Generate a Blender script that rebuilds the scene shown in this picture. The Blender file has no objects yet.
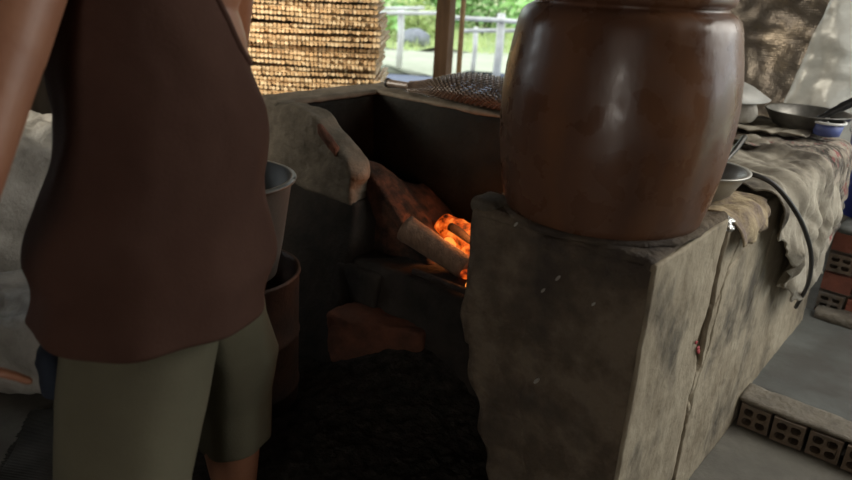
import bpy, bmesh, math, random
from mathutils import Vector, Matrix, noise
from math import sin, cos, pi, radians, exp, sqrt
random.seed(7)
S = bpy.context.scene
COL = S.collection

# ------------------------------------------------------------------ camera, world, lights, exposure
PITCH, ROLL, EYE = radians(21), radians(3), 1.35
fwd = Vector((0, cos(PITCH), -sin(PITCH))); rgt = Vector((1, 0, 0)); upv = rgt.cross(fwd)
r2 = rgt*cos(ROLL) + upv*sin(ROLL); u2 = -rgt*sin(ROLL) + upv*cos(ROLL)
cam = bpy.data.cameras.new('camera'); cam.sensor_width = 36; cam.lens = 700/852*36
cam.clip_start = .05; cam.clip_end = 200
cam.dof.use_dof = True; cam.dof.focus_distance = 1.9; cam.dof.aperture_fstop = 2.8
camo = bpy.data.objects.new('camera', cam); COL.objects.link(camo)
m = Matrix.Identity(4)
for i in range(3):
    m[i][0] = r2[i]; m[i][1] = u2[i]; m[i][2] = -fwd[i]
m[2][3] = EYE
camo.matrix_world = m
S.camera = camo

w = bpy.data.worlds.new('overcast_sky'); S.world = w; w.use_nodes = True
bg = w.node_tree.nodes['Background']
bg.inputs[0].default_value = (.90, .97, 1.0, 1); bg.inputs[1].default_value = 2.15

def area(name, loc, target, sx, sy, power, col, spread=180):
    l = bpy.data.lights.new(name, 'AREA'); l.shape = 'RECTANGLE'; l.size = sx; l.size_y = sy
    l.energy = power; l.color = col; l.spread = radians(spread)
    o = bpy.data.objects.new(name, l); COL.objects.link(o); o.location = loc
    o.rotation_euler = (Vector(target)-Vector(loc)).to_track_quat('-Z', 'Y').to_euler()
    return o
area('daylight_right_opening', (2.5, 1.75, 2.1), (.8, 1.8, .6), 1.6, 1.0, 34, (1, .96, .87))
area('daylight_back_opening', (-.1, 4.7, 1.9), (0, 2.2, .8), 2.4, .9, 1.5, (1, .98, .92))
area('daylight_doorway', (-.6, -2.6, 1.25), (-.1, 1.5, .7), .65, 1.9, 10.5, (1, .82, .64))
area('mat_fill_left', (-2.8, 2.7, 1.7), (-.75, 3.75, .95), .9, 1.0, 19, (1, .90, .74), 60)  # added lamp that brightens the mats, no window known; spread kept narrow

S.view_settings.view_transform = 'Standard'; S.view_settings.look = 'None'
S.view_settings.exposure = 0.3; S.view_settings.gamma = 1
S.view_settings.use_curve_mapping = False
S.cycles.use_denoising = True
S.cycles.max_bounces = 8; S.cycles.diffuse_bounces = 4; S.cycles.sample_clamp_indirect = 4

# ------------------------------------------------------------------ stove frame: u along the front, v to the back
O = Vector((.10, 1.53, 0)); U = Vector((.772, -.636, 0)).normalized(); V = Vector((.636, .772, 0)).normalized()
ANG = math.atan2(U.y, U.x)
def W(u, v, z=0.): return O + U*u + V*v + Vector((0, 0, z))

# ------------------------------------------------------------------ materials
MATS = {}
def mat(name, c1, c2=None, scale=8, rough=.8, metal=0, bump=0, bscale=40, spec=.5, detail=6, stretch=(1, 1, 1),
        emit=None, es=0, c3=None, c3scale=2.5, c3lo=.5, c3hi=.65, trans=0, sheen=0, bdist=.02, mlo=.35, mhi=.65):
    m = bpy.data.materials.new(name); m.use_nodes = True
    nt = m.node_tree; b = nt.nodes['Principled BSDF']
    b.inputs['Roughness'].default_value = rough; b.inputs['Metallic'].default_value = metal
    b.inputs['Specular IOR Level'].default_value = spec
    b.inputs['Transmission Weight'].default_value = trans
    tc = nt.nodes.new('ShaderNodeTexCoord'); mp = nt.nodes.new('ShaderNodeMapping')
    mp.inputs['Scale'].default_value = stretch
    nt.links.new(tc.outputs['Object'], mp.inputs[0])
    def nz(sc, det=detail):
        n = nt.nodes.new('ShaderNodeTexNoise'); n.inputs['Scale'].default_value = sc; n.inputs['Detail'].default_value = det
        n.inputs['Roughness'].default_value = .62
        nt.links.new(mp.outputs[0], n.inputs['Vector']); return n
    def ramp(src, lo, hi):
        r = nt.nodes.new('ShaderNodeMapRange'); r.inputs[1].default_value = lo; r.inputs[2].default_value = hi
        nt.links.new(src, r.inputs[0]); return r
    if c2 is None:
        b.inputs['Base Color'].default_value = (*c1, 1)
    else:
        mx = nt.nodes.new('ShaderNodeMix'); mx.data_type = 'RGBA'
        mx.inputs[6].default_value = (*c1, 1); mx.inputs[7].default_value = (*c2, 1)
        nt.links.new(ramp(nz(scale).outputs[0], mlo, mhi).outputs[0], mx.inputs[0])
        out = mx.outputs[2]
        if c3:
            m3 = nt.nodes.new('ShaderNodeMix'); m3.data_type = 'RGBA'
            m3.inputs[7].default_value = (*c3, 1); nt.links.new(out, m3.inputs[6])
            nt.links.new(ramp(nz(c3scale, 4).outputs[0], c3lo, c3hi).outputs[0], m3.inputs[0]); out = m3.outputs[2]
        nt.links.new(out, b.inputs['Base Color'])
    if bump:
        bp = nt.nodes.new('ShaderNodeBump'); bp.inputs['Strength'].default_value = bump; bp.inputs['Distance'].default_value = bdist
        nt.links.new(nz(bscale, 5).outputs[0], bp.inputs['Height']); nt.links.new(bp.outputs[0], b.inputs['Normal'])
    if emit:
        b.inputs['Emission Color'].default_value = (*emit, 1); b.inputs['Emission Strength'].default_value = es
    MATS[name] = m
    return m

plaster = mat('clay_cement_plaster', (.165, .128, .090), (.092, .069, .048), 9, .88, bump=.5, bscale=30, c3=(.055, .043, .034), c3scale=3, spec=.25, bdist=.05, mlo=.42, mhi=.58)
plaster2 = mat('lit_cement_plaster', (.35, .30, .22), (.22, .18, .125), 6, .85, bump=.45, bscale=22, c3=(.10, .085, .065), c3scale=4, spec=.25, stretch=(1, 1, .85), bdist=.022, mlo=.38, mhi=.62)  # paler copy of the plaster, light from the right put into its colour
soot = mat('soot_black_clay', (.008, .009, .0085), (.014, .014, .0125), 10, .92, bump=.5, bscale=30, spec=.12)
sootclay = mat('sooty_clay', (.038, .031, .025), (.018, .016, .014), 7, .9, bump=.5, bscale=28, spec=.15)
dusty = mat('dusty_grey_clay', (.165, .14, .108), (.092, .078, .060), 10, .9, bump=.5, bscale=30, spec=.2)
redclay = mat('burnt_red_clay', (.14, .055, .032), (.065, .032, .022), 10, .9, bump=.5, bscale=34, spec=.2)
bankclay = mat('firelit_clay', (.105, .046, .028), (.030, .021, .016), 11, .92, bump=.7, bscale=32, spec=.1, c3=(.014, .012, .011), c3scale=6, c3lo=.48, c3hi=.66, mlo=.40, mhi=.60)  # red of the firelight is put into this clay's colour
ashm = mat('black_ash', (.012, .011, .009), (.040, .035, .029), 30, .95, bump=.8, bscale=70, spec=.1)
glaze = mat('brown_glazed_stoneware', (.128, .060, .034), (.085, .039, .023), 7, .27, bump=.10, bscale=22, c3=(.20, .088, .038), c3scale=4.5, c3lo=.48, c3hi=.75, stretch=(1, 1, .38), spec=.5, bdist=.012)
_b = glaze.node_tree.nodes['Principled BSDF']; _n = glaze.node_tree.nodes.new('ShaderNodeTexNoise'); _n.inputs['Scale'].default_value = 16; _n.inputs['Detail'].default_value = 6
_r = glaze.node_tree.nodes.new('ShaderNodeMapRange'); _r.inputs[1].default_value = .38; _r.inputs[2].default_value = .62; _r.inputs[3].default_value = .20; _r.inputs[4].default_value = .42
_t = glaze.node_tree.nodes.new('ShaderNodeTexCoord'); glaze.node_tree.links.new(_t.outputs['Object'], _n.inputs['Vector']); glaze.node_tree.links.new(_n.outputs[0], _r.inputs[0]); glaze.node_tree.links.new(_r.outputs[0], _b.inputs['Roughness'])
unglazed = mat('unglazed_stoneware', (.16, .07, .035), (.1, .045, .025), 12, .7, bump=.2)
concrete = mat('grey_concrete_floor', (.15, .14, .12), (.10, .093, .08), 5, .75, bump=.3, bscale=25, c3=(.07, .064, .056), c3scale=2, spec=.3)
concrete_b = mat('bluish_cement_slab', (.125, .13, .122), (.08, .083, .078), 4, .6, bump=.25, bscale=18, c3=(.075, .072, .066), c3scale=2.4, spec=.4)
brickred = mat('red_brick', (.26, .085, .052), (.17, .06, .042), 9, .85, bump=.4, bscale=40, c3=(.24, .19, .15), c3scale=14, c3lo=.58, c3hi=.68)
mortar = mat('cement_mortar', (.19, .165, .13), (.11, .095, .075), 12, .9, bump=.6, bscale=40)
hollow = mat('hollow_clay_brick', (.16, .115, .080), (.10, .075, .055), 12, .88, bump=.5, bscale=45, c3=(.12, .11, .095), c3scale=7)
darkhole = mat('brick_hole_shade', (.05, .035, .027), (.03, .022, .018), 20, .95)  # darkened brick colour, paints the shade deep in the holes
burlap = mat('grey_burlap', (.44, .395, .32), (.28, .25, .20), 14, .95, bump=.5, bscale=260, c3=(.10, .085, .07), c3scale=5, spec=.15)
cloth_pale = mat('pale_grey_cloth', (.42, .40, .36), (.28, .26, .23), 9, .9, bump=.3, bscale=120, spec=.2)
cloth_flower = mat('faded_printed_cloth', (.36, .31, .25), (.075, .065, .055), 20, .95, bump=.6, bscale=90, c3=(.26, .09, .085), c3scale=24, c3lo=.56, c3hi=.64, stretch=(1, 1.6, .7), mlo=.42, mhi=.58)
straw = mat('tan_sacking', (.46, .36, .22), (.20, .15, .10), 14, .9, bump=.4, bscale=90, c3=(.17, .12, .115), c3scale=7)
steel = mat('dull_steel', (.42, .41, .38), (.30, .29, .27), 12, .42, metal=.75, bump=.05)
darksteel = mat('blackened_steel', (.085, .08, .072), (.045, .042, .038), 9, .45, metal=.6, bump=.15)
panside = mat('worn_aluminium', (.22, .21, .19), (.11, .105, .095), 10, .38, metal=.7, bump=.1)
blackpl = mat('black_plastic', (.015, .015, .015), None, rough=.4)
whitepl = mat('white_plastic', (.68, .68, .66), (.6, .6, .58), 6, .45)
bluepl = mat('blue_plastic', (.018, .035, .24), (.012, .025, .18), 5, .35)
lidgrey = mat('dull_grey_metal', (.40, .39, .36), (.30, .29, .27), 9, .6, metal=.3, bump=.1)
dullblue = mat('dull_blue_plastic', (.10, .13, .32), (.07, .09, .24), 8, .45)
foild = mat('dark_bubble_foil', (.20, .175, .145), (.12, .10, .085), 5, .42, metal=.75, bump=.35, bscale=14, c3=(.30, .25, .19), c3scale=5)
tarp = mat('silver_tarpaulin', (.60, .60, .56), (.42, .42, .38), 4, .42, metal=.25, bump=.3, bscale=10, c3=(.62, .62, .58), c3scale=3)
wovenpl = mat('white_woven_plastic', (.40, .38, .34), (.25, .235, .205), 6, .5, bump=.4, bscale=60, c3=(.14, .13, .115), c3scale=3)
wood = mat('weathered_brown_wood', (.28, .165, .09), (.17, .10, .055), 4, .8, bump=.4, bscale=20, stretch=(5, 5, .7))
bamboo = mat('dry_bamboo_strip', (.66, .45, .23), (.46, .29, .14), 26, .6, bump=.3, bscale=60, c3=(.24, .14, .065), c3scale=10, c3lo=.52, c3hi=.72)
bamboo2 = mat('pale_dry_bamboo', (.80, .62, .38), (.58, .40, .21), 28, .6, bump=.3, bscale=60, c3=(.3, .18, .09), c3scale=12, c3lo=.56, c3hi=.75)
bamdark = mat('smoked_bamboo', (.15, .105, .075), (.06, .042, .032), 30, .42, bump=.2, spec=.7)
fencewood = mat('pale_fence_pole', (.66, .66, .63), (.50, .49, .46), 8, .8)
skin = mat('tanned_skin', (.30, .135, .075), (.24, .10, .055), 6, .52, bump=.08, bscale=60)
hairm = mat('black_hair', (.012, .010, .009), (.02, .017, .015), 40, .5, stretch=(1, 1, .2))
shirtm = mat('dark_maroon_cotton', (.080, .041, .030), (.062, .031, .023), 5, .92, bump=.12, bscale=160, spec=.15)
shortsm = mat('olive_grey_cotton', (.135, .124, .084), (.110, .100, .068), 5, .92, bump=.12, bscale=160, spec=.15)
navy = mat('navy_cloth', (.014, .020, .034), None, rough=.9)
drumm = mat('rusty_brown_drum', (.090, .045, .028), (.05, .027, .02), 6, .6, metal=.2, bump=.2, c3=(.035, .025, .02), c3scale=3)
bucketm = mat('grey_bucket', (.13, .135, .125), (.095, .095, .088), 6, .45, bump=.08)
logm = mat('firewood_bark', (.21, .13, .08), (.12, .072, .045), 12, .85, bump=.5, bscale=40, stretch=(4, 4, 1))
cutend = mat('cut_log_end', (.30, .20, .13), (.20, .125, .08), 30, .85)
charm = mat('charred_wood', (.018, .014, .012), (.035, .022, .016), 20, .9, bump=.7, bscale=40)
gravel = mat('blue_grey_gravel', (.16, .18, .235), (.10, .115, .16), 30, .9, bump=.6, bscale=30)
pathm = mat('pale_dirt_path', (.43, .44, .34), (.35, .37, .27), 2, .9, bump=.2)
grassg = mat('grass_ground', (.28, .38, .14), (.40, .42, .22), 1.2, .95)
leafs = [mat('leaf_bright', (.30, .56, .16), (.42, .66, .26), 6, .6), mat('leaf_mid', (.18, .36, .11), (.28, .46, .16), 6, .6),
         mat('leaf_yellow', (.52, .58, .24), (.40, .52, .20), 6, .6)]
trunkm = mat('tree_bark', (.13, .10, .07), (.07, .055, .04), 8, .9, bump=.5)
stone = mat('grey_stone', (.26, .27, .30), (.16, .17, .19), 6, .9, bump=.5, bscale=12)
roofm = mat('rusty_roof_sheet', (.12, .10, .085), (.08, .065, .055), 4, .7)
wallm = mat('dim_board_wall', (.16, .14, .115), (.10, .085, .07), 4, .9, stretch=(4, 4, .5))
redpaint = mat('red_paint_smear', (.30, .035, .04), None, rough=.7)
rubber = mat('dark_rubber_hose', (.022, .020, .018), None, rough=.5)
crinkle = mat('crinkled_foil', (.75, .75, .74), None, rough=.22, metal=1, bump=.6, bscale=60)

def glow_mat(name, base, hot, cool, strength, scale, lo=.36):
    """burning wood: patches that glow between char"""
    m = bpy.data.materials.new(name); m.use_nodes = True; nt = m.node_tree; b = nt.nodes['Principled BSDF']
    b.inputs['Base Color'].default_value = (*base, 1); b.inputs['Roughness'].default_value = .9
    tc = nt.nodes.new('ShaderNodeTexCoord'); n = nt.nodes.new('ShaderNodeTexNoise')
    n.inputs['Scale'].default_value = scale; n.inputs['Detail'].default_value = 5; n.inputs['Roughness'].default_value = .65
    nt.links.new(tc.outputs['Object'], n.inputs['Vector'])
    r = nt.nodes.new('ShaderNodeValToRGB'); e = r.color_ramp.elements
    e[0].position = lo; e[0].color = (0.002, 0, 0, 1); e[1].position = lo+.27; e[1].color = (*hot, 1)
    q = e.new(lo+.11); q.color = (*cool, 1)
    nt.links.new(n.outputs[0], r.inputs[0]); nt.links.new(r.outputs[0], b.inputs['Emission Color'])
    b.inputs['Emission Strength'].default_value = strength
    return m
ember = glow_mat('glowing_log_face', (.03, .015, .01), (1, .24, .035), (.62, .07, .005), .95, 24, .36)
ember2 = glow_mat('dull_ember', (.025, .014, .01), (.9, .14, .015), (.25, .02, .002), .8, 30)
flame = mat('bright_ember_core', (.1, .03, .01), None, emit=(1, .27, .04), es=1.15)

# ------------------------------------------------------------------ mesh helpers
def link(o): COL.objects.link(o); return o
def obj(name, bm, mt, parent=None, smooth=True, mats=None):
    me = bpy.data.meshes.new(name)
    bmesh.ops.recalc_face_normals(bm, faces=bm.faces[:])
    bm.to_mesh(me); bm.free()
    for x in (mats or [mt]): me.materials.append(x)
    if smooth:
        for p in me.polygons: p.use_smooth = True
    o = link(bpy.data.objects.new(name, me))
    if parent: o.parent = parent
    return o
def tag(o, label=None, cat=None, group=None, kind=None):
    if label: o['label'] = label
    if cat: o['category'] = cat
    if group: o['group'] = group
    if kind: o['kind'] = kind
    return o
def empty(name, loc, rz=0, label=None, cat=None, group=None):
    o = link(bpy.data.objects.new(name, None)); o.location = loc; o.rotation_euler = (0, 0, rz); o.empty_display_size = .05
    return tag(o, label, cat, group)
def at(o, loc, rz=0): o.location = loc; o.rotation_euler = (0, 0, rz); return o
def nv(p, s, seed=0): return noise.noise(Vector((p[0]*s+seed*7.3, p[1]*s+seed*3.1, p[2]*s-seed*5.7)))
def fbm(p, s, seed=0): return .6*nv(p, s, seed)+.28*nv(p, s*2.1, seed+1)+.14*nv(p, s*4.3, seed+2)

def box(bm, x0, x1, y0, y1, z0, z1, M=None, mi=0):
    vs = [bm.verts.new((M @ Vector(c)) if M else c) for c in
          ((x0, y0, z0), (x1, y0, z0), (x1, y1, z0), (x0, y1, z0), (x0, y0, z1), (x1, y0, z1), (x1, y1, z1), (x0, y1, z1))]
    for f in ((0, 3, 2, 1), (4, 5, 6, 7), (0, 1, 5, 4), (1, 2, 6, 5), (2, 3, 7, 6), (3, 0, 4, 7)):
        bm.faces.new([vs[i] for i in f]).material_index = mi
def rough_box(bm, x0, x1, y0, y1, z0, z1, res=.02, r=.015, amp=.006, sc=9, seed=0, warp=None, extra=None):
    """hand-made masonry block: rounded edges, uneven faces; warp(p)->p bends it, extra(p, n)->outward offset"""
    lo = (x0, y0, z0); hi = (x1, y1, z1); cache = {}
    nn = [max(2, int((hi[i]-lo[i])/res)) for i in range(3)]
    def vert(i, j, k):
        key = (i, j, k)
        if key in cache: return cache[key]
        p = Vector((lo[0]+(hi[0]-lo[0])*i/nn[0], lo[1]+(hi[1]-lo[1])*j/nn[1], lo[2]+(hi[2]-lo[2])*k/nn[2]))
        q = Vector([min(max(p[a], lo[a]+r), hi[a]-r) for a in range(3)])
        d = p-q
        n = d.normalized() if d.length > 1e-9 else Vector((0, 0, 1))
        p2 = q+n*r
        p2 = p2+n*(amp*1.6*fbm(p2, sc, seed)+amp*.3*nv(p2, 55, seed))
        if extra: p2 = p2+n*extra(p2, n)
        if warp: p2 = Vector(warp(p2))
        cache[key] = bm.verts.new(p2); return cache[key]
    X, Y, Z = nn
    for a, (A, B, C) in enumerate(((X, Y, Z), (Y, Z, X), (Z, X, Y))):
        for side in (0, C):
            for i in range(A):
                for j in range(B):
                    def ix(i, j):
                        t = [0, 0, 0]; t[a] = i; t[(a+1) % 3] = j; t[(a+2) % 3] = side; return vert(*t)
                    bm.faces.new((ix(i, j), ix(i+1, j), ix(i+1, j+1), ix(i, j+1)))
def lathe(bm, prof, n=48, c=(0, 0, 0), M=None, mi=0, cap=True, wob=None):
    rings = []
    for (r, z) in prof:
        ring = []
        for k in range(n):
            a = 2*pi*k/n; rr = r*(1+(wob(a, z) if wob else 0))
            p = Vector((c[0]+rr*cos(a), c[1]+rr*sin(a), c[2]+z)); ring.append(bm.verts.new(M @ p if M else p))
        rings.append(ring)
    for A, B in zip(rings, rings[1:]):
        for k in range(n): bm.faces.new((A[k], A[(k+1) % n], B[(k+1) % n], B[k])).material_index = mi
    if cap:
        bm.faces.new(rings[0][::-1]).material_index = mi; bm.faces.new(rings[-1]).material_index = mi
def tube(bm, pts, rad, n=10, mi=0, cap=True):
    pts = [Vector(p) for p in pts]; rings = []
    if not isinstance(rad, (list, tuple)): rad = [rad]*len(pts)
    t0 = (pts[1]-pts[0]).normalized(); a = t0.orthogonal().normalized()
    for i, p in enumerate(pts):
        t = (pts[min(i+1, len(pts)-1)]-pts[max(i-1, 0)]).normalized()
        a = (a-t*a.dot(t)).normalized(); b = t.cross(a)
        rings.append([bm.verts.new(p+(a*cos(2*pi*k/n)+b*sin(2*pi*k/n))*rad[i]) for k in range(n)])
    for A, B in zip(rings, rings[1:]):
        for k in range(n): bm.faces.new((A[k], A[(k+1) % n], B[(k+1) % n], B[k])).material_index = mi
    if cap: bm.faces.new(rings[0][::-1]).material_index = mi; bm.faces.new(rings[-1]).material_index = mi
    return rings
def spline(pts, k=8):
    P = [Vector(p) for p in pts]; P = [P[0]*2-P[1]]+P+[P[-1]*2-P[-2]]; out = []
    for i in range(1, len(P)-2):
        for j in range(k):
            t = j/k; a, b, c, d = P[i-1:i+3]
            out.append(.5*((2*b)+(c-a)*t+(2*a-5*b+4*c-d)*t*t+(3*b-a-3*c+d)*t**3))
    out.append(P[-2]); return out
def sheet(bm, nx, ny, f, thick=.004):
    """a cloth-like sheet with real thickness: f(s,t)->point"""
    g = [[Vector(f(i/nx, j/ny)) for j in range(ny+1)] for i in range(nx+1)]
    top, bot = [], []
    for i in range(nx+1):
        ta, ba = [], []
        for j in range(ny+1):
            dx = g[min(i+1, nx)][j]-g[max(i-1, 0)][j]; dy = g[i][min(j+1, ny)]-g[i][max(j-1, 0)]
            n = dx.cross(dy); n = n.normalized() if n.length > 1e-12 else Vector((0, 0, 1))
            ta.append(bm.verts.new(g[i][j])); ba.append(bm.verts.new(g[i][j]-n*thick))
        top.append(ta); bot.append(ba)
    for i in range(nx):
        for j in range(ny):
            bm.faces.new((top[i][j], top[i+1][j], top[i+1][j+1], top[i][j+1]))
            bm.faces.new((bot[i][j], bot[i][j+1], bot[i+1][j+1], bot[i+1][j]))
    for i in range(nx):
        for j in (0, ny): bm.faces.new((top[i][j], top[i+1][j], bot[i+1][j], bot[i][j]))
    for j in range(ny):
        for i in (0, nx): bm.faces.new((top[i][j], top[i][j+1], bot[i][j+1], bot[i][j]))
def lerp_tab(tab, x):
    if x <= tab[0][0]: return tab[0][1:]
    for a, b in zip(tab, tab[1:]):
        if x <= b[0]:
            t = (x-a[0])/(b[0]-a[0]); return tuple(p+(q-p)*t for p, q in zip(a[1:], b[1:]))
    return tab[-1][1:]
def lt1(tab, x): return lerp_tab(tab, x)[0]
def smooth01(a, b, x):
    t = min(1, max(0, (x-a)/(b-a))); return t*t*(3-2*t)

# ------------------------------------------------------------------ setting
bm = bmesh.new(); box(bm, -3, 2.6, -3, 5.0, -.12, 0)
tag(obj('floor', bm, concrete, smooth=False), kind='structure')
bm = bmesh.new(); box(bm, -3.1, 3.6, -3.1, 6.2, 2.6, 2.68)  # unseen roof, overhang lengthened to cut down sky light
tag(obj('ceiling', bm, roofm, smooth=False), kind='structure')
bm = bmesh.new(); box(bm, -3.1, -3, -3, 2.2, 0, 2.6); box(bm, -3.1, -3, 3.2, 5.0, 0, 2.6); box(bm, -3.1, -3, 2.2, 3.2, 0, 1.2); box(bm, -3.1, -3, 2.2, 3.2, 2.2, 2.6)  # gap in this wall is cut for the added left lamp
tag(obj('wall_left', bm, wallm, smooth=False), kind='structure')
bm = bmesh.new(); box(bm, -3, -.95, -3.1, -3, 0, 2.6); box(bm, -.25, 2.6, -3.1, -3, 0, 2.6); box(bm, -.95, -.25, -3.1, -3, 2.3, 2.6)
tag(obj('wall_near', bm, wallm, smooth=False), kind='structure')
bm = bmesh.new(); box(bm, 2.5, 2.6, -3, 1.0, 0, 2.6); box(bm, 2.5, 2.6, 1.0, 3.3, 2.35, 2.6); box(bm, 2.5, 2.6, 3.3, 5.0, 0, 2.6)  # unseen wall pieces added to keep sky light out on the right
tag(obj('wall_blocker_right', bm, wallm, smooth=False), kind='structure')
bm = bmesh.new(); box(bm, -3, -1.5, 4.9, 5.0, 0, 2.6); box(bm, 1.3, 2.6, 4.9, 5.0, 0, 2.6)  # unseen back pieces added to hold off sky light
tag(obj('wall_blocker_back', bm, wallm, smooth=False), kind='structure')

def ground_sheet(name, x0, x1, y0, y1, z, mt, amp=.02, th=.1, n=40, edge=0):
    bm = bmesh.new()
    def f(s, t):
        x = x0+(x1-x0)*s; y = y0+(y1-y0)*t
        if edge and (t == 0 or t == 1): y += edge*noise.noise(Vector((x*.7, y*3, 0)))
        return (x, y, z+amp*fbm((x, y, 0), .8, 3))
    sheet(bm, n, n, f, th); return tag(obj(name, bm, mt), kind='structure')
ground_sheet('ground', -30, 30, 5.0, 60, -.08, grassg, .05)
ground_sheet('trim_gravel', -9, 9, 5.02, 10.2, -.03, gravel, .015, edge=.5)
ground_sheet('trim_path', -14, 14, 10.0, 13.2, -.02, pathm, .015, edge=.7)
bm = bmesh.new(); sheet(bm, 30, 30, lambda s, t: (2.62+20*s, -12+16.9*t, -.06+.02*nv((s, t, 0), 9)), .05)
tag(obj('trim_yard', bm, pathm), kind='structure')

# raised cement slab right of the stove and the brick wall behind it
FR = lambda name, label=None, cat=None: empty(name, O, ANG, label, cat)
bm = bmesh.new(); rough_box(bm, .40, 2.3, 1.06, 1.9, 0.002, .092, res=.03, r=.012, amp=.006, sc=5, seed=2)
o = at(obj('trim_slab', bm, concrete_b), O, ANG); tag(o, kind='structure')

def hollow_face(bm, x0, x1, z0, z1, yf, depth, nx=2, nz_=2, wall=.012, mi=0, mh=1, jag=0):
    """brick whose end face is at yf (towards -y) with nx*nz_ rounded holes"""
    cw = (x1-x0-wall*(nx+1))/nx; ch = (z1-z0-wall*(nz_+1))/nz_
    # webs
    for i in range(nx+1):
        a = x0+i*(cw+wall); box(bm, a, a+wall, yf, yf+depth, z0, z1, mi=mi)
    for j in range(nz_+1):
        b = z0+j*(ch+wall)
        for i in range(nx):
            a = x0+wall+i*(cw+wall); box(bm, a, a+cw, yf, yf+depth, b, b+wall, mi=mi)
    # corner fillets so that the holes read as rounded
    for i in range(nx):
        for j in range(nz_):
            a = x0+wall+i*(cw+wall); b = z0+wall+j*(ch+wall); f = .3*min(cw, ch)
            for (cx, cz, sx, sz) in ((a, b, 1, 1), (a+cw, b, -1, 1), (a, b+ch, 1, -1), (a+cw, b+ch, -1, -1)):
                v = [bm.verts.new(p) for p in ((cx, yf+.001, cz), (cx+sx*f, yf+.001, cz), (cx, yf+.001, cz+sz*f),
                                               (cx, yf+depth-.001, cz), (cx+sx*f, yf+depth-.001, cz), (cx, yf+depth-.001, cz+sz*f))]
                for q in ((0, 1, 2), (3, 5, 4), (1, 4, 5, 2), (0, 3, 4, 1), (0, 2, 5, 3)): bm.faces.new([v[t] for t in q]).material_index = mi
    box(bm, x0+.002, x1-.002, yf+depth*.55, yf+depth*.99, z0+.002, z1-.002, mi=mh)

bm = bmesh.new()
box(bm, .455, 2.3, 1.93, 2.08, 0.002, .45, mi=2)
CH = .088
for row in range(5):
    z0 = .005+row*CH+.008; z1 = z0+CH-.014
    x = .46; k = 0
    while x < 2.2:
        if row in (1, 3) and k == 0:
            hollow_face(bm, x, x+.095, z0, z1, 1.895, .12, mi=1, mh=3); x += .108
        elif row % 2 == 0:
            L = .19 if k else .11; box(bm, x, x+L, 1.9+.006*random.random(), 2.0, z0, z1, mi=0); x += L+.014
        else:
            L = .19; box(bm, x, x+L, 1.9+.006*random.random(), 2.0, z0, z1, mi=0); x += L+.014
        k += 1
o = at(obj('wall_right', bm, brickred, smooth=False, mats=[brickred, hollow, mortar, darkhole]), O, ANG); tag(o, kind='structure')
bm = bmesh.new(); rough_box(bm, .47, 2.3, 1.86, 2.62, .45, .475, res=.04, r=.008, amp=.003, sc=5, seed=9)
o = at(obj('trim_ledge', bm, concrete_b), O, ANG); tag(o, kind='structure')
bm = bmesh.new(); rough_box(bm, .47, 2.3, 1.80, 1.93, .085, .125, res=.025, r=.016, amp=.01, sc=8, seed=12)
o = at(obj('trim_kerb', bm, mortar), O, ANG); tag(o, kind='structure')

# ------------------------------------------------------------------ STOVE
stove = empty('masonry_stove', O, ANG, 'soot-blackened clay and cement wood stove with a burning firebox', 'stove')
def groove(p, n, lines):
    """depth of cracks along polylines given in the side plane (v,z)"""
    if n.x < .9: return 0
    d = 0
    for pts, wd, dp in lines:
        for a, b in zip(pts, pts[1:]):
            A = Vector(a); B = Vector(b); q = Vector((p.y+.012*nv(p, 18, 4), p.z+.008*nv(p, 22, 5))); ab = B-A
            t = min(1, max(0, (q-A).dot(ab)/ab.length_squared)); e = (q-(A+ab*t)).length
            d = max(d, dp*max(0, 1-(e/wd)**2))
    return -d
pl = [(0, .13), (.10, .12), (.2, .10), (.35, .045), (.45, .012), (.56, -.008), (.75, 0), (.9, 0)]
def warp_pier(p):
    k = max(0, 1-p.x/.44); dx = lt1(pl, p.z)
    j = .028*nv((0, 0, p.z), 13, 3)*(1 if p.z < .5 else .25)
    x = p.x+(dx+j)*k*k**.5
    # battered back edge makes the ragged joint with the bench
    y = p.y
    if p.y > .3: y += (.02*nv((0, 0, p.z), 9, 1)-.022*exp(-((p.z-.53)/.1)**2))*min(1, (p.y-.3)/.1)
    z = p.z
    if p.z > .80: z += .012*fbm((p.x, p.y, 0), 9, 8)-.02*max(0, (p.y-.36)/.06)*max(0, nv((p.x, 0, 0), 12, 2))
    return (x, y, z)
bm = bmesh.new(); rough_box(bm, 0, .44, 0, .425, -.0, .85, res=.011, r=.012, amp=.005, sc=7, seed=1, warp=warp_pier)
pier = obj('pillar', bm, plaster, stove)
# plaster coat on the pillar's right side, light from the right painted in
cracks_p = [([(.06, .85), (.05, .6)], .003, .002)]
bm = bmesh.new()
def coat(s, t):
    v = .004+.40*s; z = .002+.838*t
    v2 = v+((.02*nv((0, 0, z), 9, 1)-.022*exp(-((z-.53)/.1)**2))*min(1, (v-.3)/.1) if v > .3 else 0)
    p = (0, v, z)
    return (.446+.004*fbm(p, 9, 6)+.0015*nv(p, 50, 6), v2, z)
sheet(bm, 70, 120, coat, .012)
obj('plaster_coat', bm, plaster2, stove)
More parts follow.
